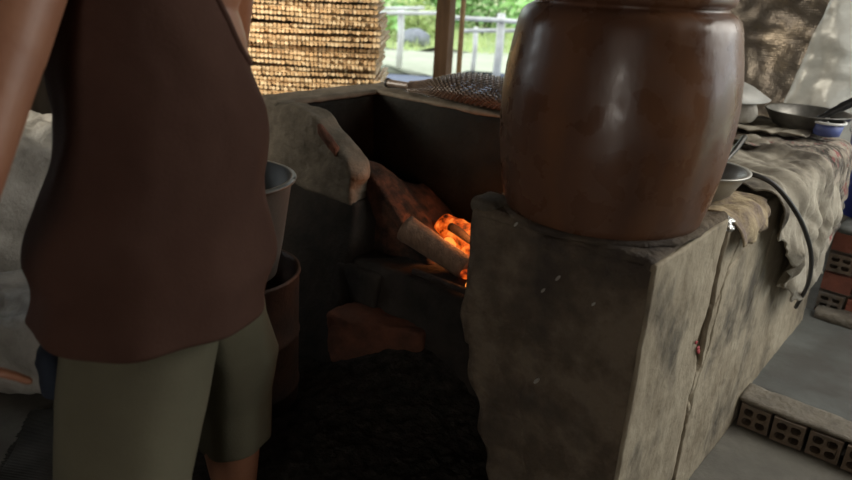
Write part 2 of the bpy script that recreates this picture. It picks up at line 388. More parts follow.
# front coat with trowel cracks
cf = [([(.0, .585), (.10, .60), (.22, .575), (.32, .555), (.41, .52)], .0055, .011), ([(.165, .62), (.175, .50), (.16, .40), (.18, .28), (.17, .10)], .0065, .012),
      ([(.05, .40), (.12, .36), (.20, .37), (.30, .33)], .005, .010)]
bm = bmesh.new()
def coat_f(s, t):
    z = .002+.835*t; u = .004+.434*s
    p = Vector((u, 0, z)); d = 0
    for pts, wd, dp in cf:
        for a, b in zip(pts, pts[1:]):
            A = Vector((a[0], a[1])); B = Vector((b[0], b[1])); q = Vector((u+.014*nv(p, 20, 4), z+.012*nv(p, 24, 5))); ab = B-A
            tt = min(1, max(0, (q-A).dot(ab)/ab.length_squared)); d = max(d, dp*max(0, 1-((q-(A+ab*tt)).length/wd)**2))
    x = warp_pier(Vector((u, 0, z)))[0]
    edge = .008*(1-smooth01(0, .05, s))+.007*smooth01(.96, 1, s)+.008*smooth01(.985, 1, t)
    return (x, -.0065+edge-.005*fbm(p, 7, 16)-.003*nv(p, 30, 6)+d, z)
sheet(bm, 110, 190, coat_f, .012)
obj('plaster_coat', bm, plaster, stove)
for (u, z, r) in ((.247, .755, .007), (.215, .715, .006), (.225, .49, .009), (.335, .725, .005), (.13, .845, .006)):
    bm = bmesh.new(); bmesh.ops.create_icosphere(bm, subdivisions=2, radius=r, matrix=Matrix.Translation((u, -.0085-.005*fbm((u, 0, z), 7, 16), z)) @ Matrix.Rotation(.6, 4, 'Y') @ Matrix.Diagonal((.5, .4, 1.3, 1)))
    obj('plaster_chip', bm, cloth_pale, stove)['label'] = 'pale chip in the plaster'
# knob of clay at the pillar's front left corner
bm = bmesh.new(); rough_box(bm, -.012, .06, .0, .085, .835, .872, res=.008, r=.018, amp=.004, sc=14, seed=5)
obj('corner_cap', bm, dusty, stove)

cr = [([(.72, .75), (.62, .715), (.52, .685), (.44, .60)], .0065, .012), ([(.55, .76), (.50, .69), (.48, .63), (.47, .52)], .006, .010),
      ([(.90, .78), (.88, .62), (.80, .45)], .005, .007), ([(.47, .52), (.44, .40), (.43, .25)], .006, .01),
      ([(1.2, .72), (1.12, .5), (1.15, .35)], .005, .006)]
def warp_bench(p):
    y = p.y
    if p.y < .55: y += (.02*nv((0, 0, p.z), 9, 1)+.02*exp(-((p.z-.53)/.1)**2)*1.2)*min(1, (.55-p.y)/.1)
    z = p.z-(.045*smooth01(.4, .55, p.y)*(1 if p.z > .7 else 0))
    return (p.x+.015*max(0, .3-p.z), y, z)
bm = bmesh.new(); rough_box(bm, .03, .436, .449, 1.74, 0, .85, res=.018, r=.02, amp=.008, sc=5, seed=3, warp=warp_bench)
obj('bench', bm, plaster2, stove)
bm = bmesh.new()
def coat_b(s, t):
    v = .430+1.315*s; z = .002+.80*t
    v2 = v+((.02*nv((0, 0, z), 9, 1)+.024*exp(-((z-.53)/.1)**2))*min(1, max(0, (.56-v)/.1)))
    p = Vector((0, v, z)); q = .447+.015*max(0, .3-z)+.005*fbm(p, 6, 8)+.0015*nv(p, 45, 6)
    return (q+groove(p, Vector((1, 0, 0)), cr), v2, z)
sheet(bm, 300, 180, coat_b, .014)
obj('plaster_coat', bm, plaster2, stove)
# red marks on the side
for k in range(6):
    vv = .345+.05*random.random(); zz = .485+(.395-vv)*1.1+.012*random.random(); rr = .003+.003*random.random()
    bm = bmesh.new(); bmesh.ops.create_icosphere(bm, subdivisions=2, radius=rr, matrix=Matrix.Translation((.450, vv, zz)) @ Matrix.Diagonal((.5, 1.6, .8, 1)))
    obj('paint_fleck', bm, redpaint, stove)['label'] = 'fleck of red paint'

# back wall of the firebox
bm = bmesh.new(); rough_box(bm, -1.36, .05, .95, 1.20, 0, .85, res=.02, r=.02, amp=.008, sc=6, seed=4)
obj('back_wall', bm, soot, stove)
bm = bmesh.new(); rough_box(bm, -1.38, .02, .945, 1.215, .842, .862, res=.016, r=.009, amp=.006, sc=8, seed=14)
obj('wall_coping', bm, dusty, stove)['label'] = 'grey dusty top of the back wall'
# left wall
bm = bmesh.new(); rough_box(bm, -1.38, -1.25, .42, 1.0, 0, .85, res=.02, r=.02, amp=.006, sc=6, seed=5)
obj('side_wall', bm, soot, stove)
bm = bmesh.new(); rough_box(bm, -1.385, -1.225, .41, 1.0, .842, .864, res=.014, r=.009, amp=.005, sc=8, seed=15)
obj('wall_coping', bm, dusty, stove)['label'] = 'grey dusty top of the left wall'
# front wing with broken sloping top
top = [(-1.4, .862), (-1.10, .866), (-1.05, .858), (-1.0, .838), (-.948, .797), (-.875, .75), (-.83, .715), (-.79, .65), (-.6, .60)]
def warp_wing(p):
    x, y, z = p
    T = lt1(top, x)+.012*nv((x, y, 0), 16, 2)
    z = .55+(z-.55)*(T-.55)/(.87-.55)
    xr = x
    if x > -.95:   # ragged right end
        k = (x+.95)/.15; xr += k*(.022*nv((0, y, z), 14, 7)-.02*smooth01(.70, .60, z))
    return (xr, y, z)
bm = bmesh.new(); rough_box(bm, -1.37, -.80, .405, .505, .55, .87, res=.010, r=.024, amp=.007, sc=9, seed=6, warp=warp_wing)
obj('front_wall', bm, dusty, stove)
bm = bmesh.new(); rough_box(bm, -.985, -.885, .392, .42, .755, .79, res=.008, r=.008, amp=.006, sc=20, seed=33,
                            warp=lambda p: (p.x, p.y, p.z-.72*(p.x+.935)))
obj('chipped_plaster', bm, redclay, stove)['label'] = 'reddish chip where the plaster broke away'
# lower wing, sooty and battered outwards
def warp_base(p):
    x, y, z = p; k = max(0, (.56-z)/.56)
    if y < .46: y -= .27*k**1.1
    if x > -.95: x += .17*k*(x+.95)/.2-.02*nv((0, y, z), 9, 4)
    if y > .5: z *= 1-.32*smooth01(.5, .72, y)
    return (x, y, z)
bm = bmesh.new(); rough_box(bm, -1.36, -.80, .41, .98, 0, .57, res=.02, r=.016, amp=.01, sc=6, seed=7, warp=warp_base)
obj('lower_wing', bm, sootclay, stove)
def warp_bank(p):
    x, y, z = p; a = smooth01(-.90, -.52, x); b = smooth01(.50, .86, y)
    top_ = .70-.22*a-.16*b
    return (x+.03*nv((y, z, 0), 9, 3), y, .36+(z-.36)*max(.02, top_-.36)/.34)
bm = bmesh.new(); rough_box(bm, -.90, -.52, .49, .88, .36, .70, res=.013, r=.02, amp=.012, sc=9, seed=27, warp=warp_bank)
obj('clay_bank', bm, bankclay, stove)['label'] = 'clay bank inside the firebox, red firelight in its colour'
# hearth block with sill; burnt bricks below it
def warp_sill(p):
    x, y, z = p; k = max(0, (.40-z)/.40)
    if y < .5: y -= .05*k
    return (x, y, z+.03*(x+.6)*.6)
bm = bmesh.new(); rough_box(bm, -.80, .02, .36, .97, 0, .395, res=.018, r=.022, amp=.012, sc=8, seed=8, warp=warp_sill)
obj('hearth', bm, sootclay, stove)
bm = bmesh.new(); rough_box(bm, -.80, -.61, .322, .42, .19, .372, res=.012, r=.010, amp=.006, sc=12, seed=18)
obj('sill_brick', bm, sootclay, stove)
bm = bmesh.new()
def warp_foot(p):
    x, y, z = p; k = smooth01(-.71, -.39, x)
    return (x, y+.11*k*(.45-y)/.26, z)
rough_box(bm, -.715, -.385, .19, .44, .0, .25, res=.012, r=.02, amp=.010, sc=9, seed=21, warp=warp_foot)
obj('brick_footing', bm, redclay, stove)['label'] = 'crumbling reddish clay footing below the sill'

# ash heap
bm = bmesh.new()
def ash(s, t):
    u = -1.05+1.35*s; v = -.62+1.04*t
    e = min(s, 1-s, t*1.2)*5; e = smooth01(0, 1, e)
    h = .19*exp(-((u+.42)/.30)**2-((v-.46)/.30)**2)+.035*e
    return (u, v, .003+h*smooth01(0, .5, min(1, e+.2))+e*(.014*fbm((u, v, 0), 12, 1)+.010*nv((u, v, 0), 45, 2)))
sheet(bm, 110, 90, ash, .004)
for k in range(420):   # cinders
    s, t = random.random(), random.random(); q = Vector(ash(s, t))
    if q.z < .02: continue
    r = .004+.010*random.random()**2
    mm = Matrix.Translation(q) @ Matrix.Rotation(random.random()*6, 4, Vector((random.random(), random.random(), .3)).normalized())
    bmesh.ops.create_icosphere(bm, subdivisions=1, radius=r, matrix=mm @ Matrix.Diagonal((1, .7, .6, 1)))
o = at(obj('ash_heap', bm, ashm, smooth=False), O, ANG); tag(o, 'heap of black ash and cinders spilling from under the firebox', 'ash', kind='stuff')

# ------------------------------------------------------------------ firewood and embers
def log(name, a, b, r0, r1, mt, endm, label, lumps=.12, seed=0, group=None, cat='firewood'):
    A = W(*a); B = W(*b); d = (B-A)
    root = empty(name, A, 0, label, cat, group)
    n = 14; bm = bmesh.new()
    pts = [d*(i/n) for i in range(n+1)]
    tube(bm, pts, [r0+(r1-r0)*i/n for i in range(n+1)], 18, cap=True)
    for v_ in bm.verts:
        ax = d*(v_.co.dot(d)/d.length_squared); q = v_.co-ax; v_.co = ax+q*(1+lumps*fbm(v_.co, 22, seed))
    obj('bark', bm, mt, root)
    if endm:
        bm = bmesh.new(); t = d.normalized(); tube(bm, [t*-.003, t*.004], r0*.93, 18)
        obj('cut_end', bm, endm, root, smooth=False)['label'] = 'pale sawn end'
    return root
log('firewood_log', (-.592, .447, .528), (-.365, .50, .432), .046, .040, logm, cutend, 'thick round log jutting out of the firebox, pale end towards the wing', seed=2)
log('burning_log', (-.63, .72, .445), (-.20, .62, .46), .056, .058, ember, None, 'burning log glowing orange along its side, deepest in the fire', seed=5, lumps=.2)
log('charred_log', (-.56, .66, .488), (-.30, .60, .455), .015, .018, charm, None, 'thin charred branch between the round log and the glowing log', seed=7, lumps=.3)
log('firewood_stick', (-.50, .395, .41), (-.20, .37, .425), .010, .012, charm, None, 'thin scorched stick on the sill in front of the round log', seed=9)
spots = [(-.525, .61, .448, .024, flame, 'brightest yellow-orange ember wedged under the charred branch'),
         (-.41, .555, .432, .028, ember2, 'dull red ember right of the brightest ember'),
         (-.345, .475, .425, .018, ember2, 'small red ember below the brightest ember'),
         (-.30, .51, .432, .024, ember2, 'red ember beside the foot of the pillar'),
         (-.44, .63, .432, .032, ember, 'large orange ember behind the others'),
         (-.27, .395, .435, .011, flame, 'tiny bright ember at the tip of the scorched stick')]
for i, (u, v, z, r, mt, lb) in enumerate(spots):
    bm = bmesh.new(); bmesh.ops.create_icosphere(bm, subdivisions=3, radius=r)
    for v_ in bm.verts: v_.co *= 1+.45*nv(v_.co, 40, i); v_.co.z *= .8
    o = at(obj('ember', bm, mt), W(u, v, z), i); tag(o, lb, 'ember', 'embers in the firebox')
fl = bpy.data.lights.new('fire_light', 'POINT'); fl.energy = 2.6; fl.color = (1, .30, .07); fl.shadow_soft_size = .06
fo = link(bpy.data.objects.new('fire_light', fl)); fo.location = W(-.44, .60, .535)

# ------------------------------------------------------------------ big jar
bm = bmesh.new()
prof = [(.215, 0), (.222, .004), (.226, .02), (.235, .06), (.243, .11), (.249, .16), (.2525, .21), (.253, .26), (.2485, .315), (.241, .36), (.234, .395), (.230, .415), (.224, .431), (.214, .441), (.203, .447),
        (.199, .449), (.197, .453), (.199, .456), (.207, .460), (.210, .470), (.209, .484), (.202, .494), (.188, .494), (.182, .485), (.182, .45), (.205, .41),
        (.230, .32), (.235, .22), (.225, .08), (.19, .02)]
lathe(bm, prof, 96, wob=lambda a, z: .004*sin(a*3+z*9)+.0025*sin(a*5-z*14))
o = at(obj('stoneware_jar', bm, glaze), W(.215, .215, .853))
tag(o, 'big brown glazed stoneware jar standing on the front pillar of the stove', 'jar')
bm = bmesh.new()   # cement collar bedding the jar
pr = [(.20, 0), (.232, 0), (.236, .004), (.232, .010), (.222, .013)]
lathe(bm, pr, 72, c=(.215, .215, .846), wob=lambda a, z: .03*nv((cos(a), sin(a), z), 5, 3))
obj('cement_bed', bm, plaster, stove)

# ------------------------------------------------------------------ woven scoop on the back wall
root = empty('bamboo_scoop', W(-1.235, 1.02, .866), ANG, 'dark woven bamboo scoop lying on top of the stove back wall', 'basket')
bm = bmesh.new(); tube(bm, spline([(0, 0, .020), (.10, .0, .022), (.22, .003, .026)], 5), [.020, .0175]+[.016]*9, 14)
obj('handle', bm, bamdark, root)
bm = bmesh.new(); tube(bm, [(-.004, 0, .020), (.010, 0, .020)], .021, 14); obj('handle_end', bm, rubber, root)
bm = bmesh.new()
NU, NV = 54, 40
def sc(s, a):
    x = .13+.74*s
    wd = .020+.105*smooth01(0, .55, s); h = .016+.028*smooth01(0, .45, s)+.010*sin(pi*s)
    return Vector((x, .0+wd*cos(a), .006+h+h*sin(a)))
for i in range(NU):
    for j in range(NV):
        s0, s1 = (i+.12)/NU, (i+.88)/NU; a0, a1 = 2*pi*(j+.12)/NV, 2*pi*(j+.88)/NV
        up = .0055 if (i+j) % 2 else -.001
        c0 = sc((s0+s1)/2, (a0+a1)/2); cc = sc((s0+s1)/2, pi/2); cen = Vector((c0.x, 0, sc((s0+s1)/2, 0).z))
        n = (c0-cen); n = n.normalized()
        q = [sc(s0, a0), sc(s1, a0), sc(s1, a1), sc(s0, a1)]
        mid = sum(q, Vector())/4
        tp = [bm.verts.new(p+n*up+(n*.002 if k in (0, 2) else n*0)) for k, p in enumerate(q)]
        bt = [bm.verts.new(p-n*.003) for p in q]
        bm.faces.new(tp)
        for k in range(4): bm.faces.new((tp[k], tp[(k+1) % 4], bt[(k+1) % 4], bt[k]))
obj('woven_body', bm, bamdark, root, smooth=False)
bm = bmesh.new(); tube(bm, [sc(1, 2*pi*k/30)+Vector((.003, 0, 0)) for k in range(31)], .007, 8); obj('rim', bm, bamdark, root)

# ------------------------------------------------------------------ stack of bamboo drying mats
mats_ = []
def mat_mesh(seed):
    rnd = random.Random(seed); bm = bmesh.new(); L = 1.0; D = .55
    n = 47
    for layer in range(2):
        z = .004+layer*.027
        for i in range(n):
            x = L*i/n; wv = L/n*(.62+.2*rnd.random()); dz = .003*rnd.random()+.006*sin(i*.11+seed); yo = -.012*rnd.random()
            rr = .0090+.0020*rnd.random(); zc = z+.009+dz
            tube(bm, [(x+.01, yo, zc), (x+.01+.004*rnd.uniform(-1, 1), D, zc)], rr, 8, mi=0 if rnd.random() < .5 else 1)
    z = .021
    for yy in (.010, .27, .52):    # cross splints the slats are bound to
        P = [(L*k/16, yy+.004*rnd.random(), z+.003*sin(k*.7+seed)) for k in range(17)]
        tube(bm, P, .006, 6, mi=1)
    me = bpy.data.meshes.new('drying_mat'); bmesh.ops.recalc_face_normals(bm, faces=bm.faces[:]); bm.to_mesh(me); bm.free()
    me.materials.append(bamboo); me.materials.append(bamboo2); return me
variants = [mat_mesh(k) for k in range(4)]
z = .003
k = 0
while z < 1.42:
    o = link(bpy.data.objects.new('drying_mat', variants[k % 4]))
    o.location = (-1.29+.016*random.uniform(-1, 1), 3.70+.018*random.uniform(-1, 1), z); o.rotation_euler = (0, 0, radians(random.uniform(-1.6, 1.6)))
    tag(o, 'woven bamboo drying mat lying in the tall stack behind the stove', 'mat', 'bamboo drying mats in the stack')
    z += .0535; k += 1

# ------------------------------------------------------------------ roof post
bm = bmesh.new(); rough_box(bm, -.05, .045, -.05, .05, 0, 2.595, res=.03, r=.008, amp=.004, sc=5, seed=4, warp=lambda p: (p.x+.008*p.z, p.y, p.z))
o = at(obj('roof_post', bm, wood, smooth=False), (.045, 4.62, 0), radians(-24)); tag(o, 'square brown wooden post holding up the roof, behind the stove', 'post')
bm = bmesh.new(); tube(bm, [(0, 0, 0), (.008, 0, 1.2), (.02, 0, 2.595)], .017, 10)
o = at(obj('bamboo_pole', bm, bamboo), (.150, 4.66, 0)); tag(o, 'thin pale bamboo pole beside the brown roof post', 'pole')

# ------------------------------------------------------------------ fences outside
def fence(name, label, posts, rails, loc):
    root = empty(name, loc, 0, label, 'fence')
    for (x, y, h, r) in posts:
        bm = bmesh.new(); tube(bm, [(x-loc[0], y-loc[1], -loc[2]-.06), (x-loc[0]+.02, y-loc[1], h*.5-loc[2]), (x-loc[0]+.01, y-loc[1], h-loc[2])], r, 10); obj('post', bm, fencewood, root)
    for P, r in rails:
        bm = bmesh.new(); tube(bm, [Vector(p)-Vector(loc) for p in P], r, 10); obj('rail', bm, fencewood, root)
fence('pole_fence', 'pale pole fence left of the brown post, beyond the gravel', [(-.55, 10.75, .80, .05), (-1.9, 10.8, .8, .05), (.1, 10.7, .8, .045)],
      [([(-2.2, 10.70, .70), (-.9, 10.68, .745), (.25, 10.62, .80)], .030), ([(-2.2, 10.84, .78), (-.9, 10.84, .80), (-.2, 10.80, .84)], .026)], (-.55, 10.7, 0))
fence('pole_fence', 'pale two-rail pole fence right of the brown post', [(.82, 9.6, .88, .055), (.525, 10.1, .66, .035), (2.2, 9.5, .9, .05)],
      [([(.2, 9.53, .80), (.85, 9.53, .80), (1.3, 9.5, .78)], .030), ([(.34, 9.66, .635), (1.2, 9.66, .68), (2.3, 9.58, .72)], .026)], (.82, 9.6, 0))

# ------------------------------------------------------------------ plants outside
def plant(name, label, cat, loc, rx, ry, rz, zc, nleaf, ls, lm, stem=.03, trunk=None, seed=0, group=None):
    rnd = random.Random(seed); root = empty(name, loc, 0, label, cat, group)
    bm = bmesh.new()
    for i in range(nleaf):
        a = rnd.random()*2*pi; c = rnd.uniform(-1, 1); rr = rnd.random()**.4
        s = sqrt(1-c*c); p = Vector((rx*rr*s*cos(a), ry*rr*s*sin(a), zc+rz*rr*c))
        if p.z < .02: continue
        d = Vector((rnd.gauss(0, 1), rnd.gauss(0, 1), rnd.gauss(.4, .7))).normalized(); e = d.orthogonal().normalized()
        e = Matrix.Rotation(rnd.random()*6, 3, d) @ e; L = ls*rnd.uniform(.6, 1.3); wd = L*.36
        q = [p, p+d*L*.5+e*wd*.5, p+d*L-Vector((0, 0, L*.2)), p+d*L*.5-e*wd*.5]
        bm.faces.new([bm.verts.new(t) for t in q])
    obj('foliage', bm, lm, root)
    bm = bmesh.new()
    if trunk:
        tube(bm, [(0, 0, -.05), (.05, 0, zc*.5), (.02, .03, zc)], [trunk, trunk*.85, trunk*.5], 10)
    else:
        for i in range(5):
            a = i*1.25; tube(bm, [(0, 0, -.05), (rx*.3*cos(a), ry*.3*sin(a), zc*.7), (rx*.55*cos(a), ry*.55*sin(a), zc+rz*.4)], [stem, stem*.7, stem*.4], 6)
    obj('trunk' if trunk else 'stem', bm, trunkm, root)
BG = [('bright green bush growing behind the pale fence, left of the stone', -1.9, 15.2, 1.1, .75, .5, 0, .26),
      ('low yellowish bush beside the grey stone', -.5, 15.8, .8, .5, .3, 2, .2),
      ('dense mid green bush growing just left of the brown post', -.35, 19.0, 1.3, 1.1, .9, 1, .3),
      ('broad bright bush seen just right of the brown post', 1.15, 18.5, 1.3, .9, .8, 1, .3),
      ('yellow green bush half hidden by the brown jar', 2.6, 15.2, 1.2, 1.0, .8, 0, .3),
      ('dark green bush far behind the drying mats', -3.6, 19.5, 1.6, 1.3, 1.1, 1, .32),
      ('bushy hedge plant far behind the brown jar', 4.2, 20, 1.8, 1.5, 1.3, 0, .35)]
for i, (lb, x, y, rx, rz, zc, lm, ls) in enumerate(BG):
    plant('bush', lb, 'bush', (x, y, -.06), rx, rx*.7, rz, zc, 620, ls, leafs[lm], seed=i+3)
TR = [('tall leafy tree far behind the left fence', -2.6, 23, 2.2, 2.0, 3.0, 0, .42, .16), ('slim tree with a pale trunk left of the brown post', -.75, 22, 1.6, 1.9, 3.1, 2, .4, .10),
      ('broad bright tree just right of the brown post', 1.0, 24, 2.2, 2.2, 3.1, 0, .45, .17), ('leafy tree standing behind the brown jar', 3.4, 23, 2.4, 2.3, 3.2, 2, .45, .18),
      ('wide dark tree farthest right behind the jar', 7.5, 26, 3.2, 3.0, 4.0, 1, .5, .2), ('wide dark tree farthest left behind the person', -7.5, 26, 3.4, 3.0, 3.8, 1, .5, .2)]
for i, (lb, x, y, rx, rz, zc, lm, ls, tr) in enumerate(TR):
    plant('tree', lb, 'tree', (x, y, -.06), rx, rx*.8, rz, zc, 1100, ls, leafs[lm], trunk=tr, seed=i+40)
bm = bmesh.new(); bmesh.ops.create_icosphere(bm, subdivisions=3, radius=.27)
for v_ in bm.verts: v_.co *= 1+.6*nv(v_.co, 3.5, 3); v_.co.z = max(-.2, v_.co.z*.62)
o = at(obj('boulder', bm, stone), (-.42, 14.6, .08)); tag(o, 'grey stone lying in the grass beyond the left fence', 'stone')
bm = bmesh.new(); rnd = random.Random(5)
for i in range(2600):
    x, y = rnd.uniform(-5, 6), rnd.uniform(13.2, 21); h = rnd.uniform(.08, .22); a = rnd.random()*6
    bm.faces.new([bm.verts.new(q) for q in ((x, y, -.09), (x+.05*cos(a), y+.05*sin(a), -.09), (x+.1*rnd.uniform(-1, 1), y+.05, h))])
o = obj('grass_tufts', bm, leafs[2]); tag(o, 'yellow green grass growing beyond the path', 'grass', kind='stuff')

# ------------------------------------------------------------------ foil and tarpaulin hung at the right back
bm = bmesh.new()
def dark_foil(s, t):
    u = -.75+1.15*s; z = .35+1.95*t
    w_ = .05*sin(z*7+u*3)+.05*fbm((u, z, 0), 3, 2)+.007*sin(z*26+u*14+6*nv((u, z, 0), 3))+.035*fbm((u, z, 0), 8, 12)
    hx = ((s*150) % 1-.5, (t*190) % 1-.5)
    return (u-.06*t, 2.60+w_+.0, z+.02*sin(u*9)*(1-t))
sheet(bm, 90, 120, dark_foil, .006)
foil = at(obj('bubble_foil_sheet', bm, foild), O, ANG); tag(foil, 'dark glinting bubble foil sheet hung behind the bench', 'foil sheet')
# bubble pattern on the foil
nt = foild.node_tree; b_ = nt.nodes['Principled BSDF']
tc = nt.nodes.new('ShaderNodeTexCoord'); vo = nt.nodes.new('ShaderNodeTexVoronoi'); vo.inputs['Scale'].default_value = 95; vo.inputs['Randomness'].default_value = .25
bp = nt.nodes.new('ShaderNodeBump'); bp.inputs['Strength'].default_value = .55; bp.inputs['Distance'].default_value = .004; bp.invert = True
old = [l for l in nt.links if l.to_socket == b_.inputs['Normal']][0].from_socket
nt.links.new(tc.outputs['Object'], vo.inputs['Vector']); nt.links.new(vo.outputs['Distance'], bp.inputs['Height']); nt.links.new(old, bp.inputs['Normal']); nt.links.new(bp.outputs[0], b_.inputs['Normal'])
bm = bmesh.new()
def silver(s, t):
    z = .49+1.82*t; u0 = .02+.13*min(1, max(0, (z-.75)/.6)); u = u0+1.3*s
    w_ = .035*sin(u*11+2*z)*(1-.3*t)+.05*fbm((u, z*.6, 0), 4, 5)+.010*sin(u*40+5*nv((u, z, 0), 4))+.022*fbm((u, z*1.3, 0), 13, 4)
    return (u, 2.36+w_+.10*s, z)
sheet(bm, 90, 90, silver, .004)
o = at(obj('tarpaulin', bm, tarp), O, ANG); tag(o, 'silvery grey tarpaulin hanging at the right behind the frying pan', 'tarpaulin')

# ------------------------------------------------------------------ cloths and things on the bench
def drape(v0, v1, u0, drop, seed, amp, BT=.812, edge=.455):
    """cloth over the bench top and down its right side; local = stove frame"""
    def f(s, t):
        v = v0+(v1-v0)*t
        L = (edge-u0)+lt1(drop, v) if isinstance(drop, list) else (edge-u0)+drop
        d = s*L; R = .03
        flat = edge-u0-R
        if d < flat: u, z, nrm = u0+d, BT, Vector((0, 0, 1))
        elif d < flat+R*1.57: a = (d-flat)/R; u, z, nrm = edge-R+R*sin(a), BT-R+R*cos(a), Vector((sin(a), 0, cos(a)))
        else: u, z, nrm = edge, BT-R-(d-flat-R*1.57), Vector((1, 0, 0))
        hang = max(0, min(1, (d-flat)/.2))
        k = .010*abs(sin(v*31-d*22+5*nv((v, d, 0), 5, seed+3)))+abs(fbm((v*1.6+.5*d, d*.7, seed), 5, seed))*1.6*amp+amp*.6*abs(sin((v*9+d*5+3*nv((v, d, 0), 3, seed)))) + .004
        fold = hang*amp*.9*abs(sin(v*26+2.5*nv((v, d, 0), 5, seed+2)))
        rag = (s > .93)*.02*nv((v, 0, 0), 40, seed)
        p = Vector((u, v, z))+nrm*(k+fold)
        p.z += rag*hang; p.y += .03*fbm((d, v, 0), 4, seed+5)
        return p
    return f
root = None
bm = bmesh.new(); sheet(bm, 80, 120, drape(.74, 1.50, .0, [(.7, .05), (.82, .12), (.95, .27), (1.1, .38), (1.3, .42), (1.6, .40)], 3, .034), .004)
o = at(obj('burlap_sack', bm, burlap), O, ANG); tag(o, 'crumpled grey burlap sack draped over the bench behind the jar', 'sack')
bm = bmesh.new(); sheet(bm, 70, 60, drape(1.30, 1.715, .04, [(1.3, .36), (1.5, .42), (1.75, .30)], 8, .017, BT=.826, edge=.458), .004)
o = at(obj('printed_cloth', bm, cloth_flower), O, ANG); tag(o, 'ragged faded printed cloth hanging over the far end of the bench', 'cloth')
bm = bmesh.new(); sheet(bm, 60, 30, drape(1.42, 1.74, -.10, -.05, 11, .014, BT=.852, edge=.40), .004)
o = at(obj('burlap_sack', bm, burlap), O, ANG); tag(o, 'flat grey sacking spread under the frying pan', 'sack')
bm = bmesh.new(); sheet(bm, 50, 40, drape(.46, .74, .16, [(.4, .02), (.55, .05), (.66, .03), (.75, -.02)], 21, .016, BT=.812, edge=.453), .004)
o = at(obj('sacking_scrap', bm, straw), O, ANG); tag(o, 'tan and violet scrap of sacking beside the steel bowl', 'sack')
bm = bmesh.new(); bmesh.ops.create_icosphere(bm, subdivisions=5, radius=.028)
for v_ in bm.verts: v_.co *= 1+.5*nv(v_.co, 45, 4)+.25*nv(v_.co, 110, 6); v_.co.z *= .7
o = at(obj('foil_wad', bm, crinkle, smooth=False), W(.425, .455, .815)); tag(o, 'crinkled ball of silver foil stuck in the gap behind the jar', 'foil')

# steel bowl with ladle
root = empty('steel_bowl', W(.305, .585, .824), ANG, 'round steel bowl sitting right behind the stoneware jar', 'bowl')
bm = bmesh.new(); lathe(bm, [(.045, 0), (.055, .002), (.085, .025), (.105, .06), (.112, .078), (.124, .081), (.124, .084), (.110, .083), (.100, .060), (.08, .028), (.05, .006), (.01, .005)], 56)
obj('bowl_body', bm, steel, root)
root = empty('ladle', W(.305, .585, .834), ANG, 'steel ladle resting in the round steel bowl', 'ladle')
bm = bmesh.new(); lathe(bm, [(.004, 0), (.02, .004), (.032, .016), (.036, .028), (.033, .028), (.028, .016), (.015, .007), (.003, .005)], 24, c=(-.02, -.01, 0)); obj('cup', bm, steel, root)
bm = bmesh.new(); tube(bm, spline([(.01, .01, .026), (.03, .07, .075), (.035, .14, .105), (.03, .22, .128)], 6), [.005]*6+[.006]*6+[.008]*7, 10); obj('handle', bm, darksteel, root)

# frying pan
root = empty('frying_pan', W(.30, 1.685, .868), ANG, 'worn frying pan with a black handle on the far bench end', 'pan')
bm = bmesh.new(); lathe(bm, [(.09, 0), (.105, .003), (.130, .03), (.146, .058), (.152, .062), (.152, .066), (.143, .063), (.127, .033), (.10, .008), (.02, .006)], 56); obj('pan_body', bm, panside, root)
bm = bmesh.new(); tube(bm, spline([(.060, -.125, .060), (.095, -.115, .088), (.150, -.095, .130), (.215, -.075, .168)], 6), [.010]*5+[.013]*4+[.016]*5+[.018]*5, 12); obj('handle', bm, blackpl, root)
for k in (-1, 1):
    bm = bmesh.new(); bmesh.ops.create_icosphere(bm, subdivisions=2, radius=.006, matrix=Matrix.Translation((.078+.012*k, -.118+.006*k, .05))); obj('rivet', bm, steel, root)
# folded cloth bundle and lid
bm = bmesh.new()
rough_box(bm, -.20, .10, -.12, .14, 0, .085, res=.012, r=.035, amp=.012, sc=10, seed=31, warp=lambda p: (p.x, p.y, p.z+.01*sin(p.x*40+p.y*12)))
o = at(obj('cloth_bundle', bm, cloth_pale), W(.035, 1.60, .862), ANG+.3); tag(o, 'pale folded cloth bundle between the jar and the frying pan', 'cloth')
root = empty('pot_lid', W(-.01, 1.60, .952), ANG, 'grey conical metal lid lying on the pale cloth bundle', 'lid')
bm = bmesh.new(); lathe(bm, [(.185, 0), (.188, .004), (.12, .045), (.03, .082), (.012, .085), (.012, .081), (.03, .076), (.12, .039), (.178, 0)], 56); obj('cone', bm, lidgrey, root)
bm = bmesh.new(); lathe(bm, [(.008, .083), (.010, .10), (.018, .106), (.016, .118), (.002, .121)], 20); obj('knob', bm, blackpl, root)
# tub
root = empty('plastic_tub', W(.39, 1.60, .868), ANG, 'small blue and white plastic tub in front of the frying pan', 'tub')
bm = bmesh.new(); lathe(bm, [(.035, 0), (.044, .003), (.052, .046), (.048, .046), (.040, .006), (.01, .005)], 36); obj('tub_body', bm, dullblue, root)
bm = bmesh.new(); lathe(bm, [(.0535, .044), (.058, .046), (.058, .053), (.049, .053), (.049, .044)], 36); obj('rim', bm, whitepl, root)

# blue bucket on the ledge
root = empty('blue_bucket', W(.517, 2.108, .478), ANG, 'dark blue plastic bucket with white top standing on the ledge', 'bucket')
bm = bmesh.new(); lathe(bm, [(.085, 0), (.095, .004), (.125, .35), (.119, .35), (.090, .01), (.02, .008)], 48); obj('bucket_body', bm, bluepl, root)
bm = bmesh.new(); lathe(bm, [(.118, .342), (.134, .342), (.137, .35), (.134, .368), (.118, .372), (.02, .372)], 48); obj('lid', bm, whitepl, root)

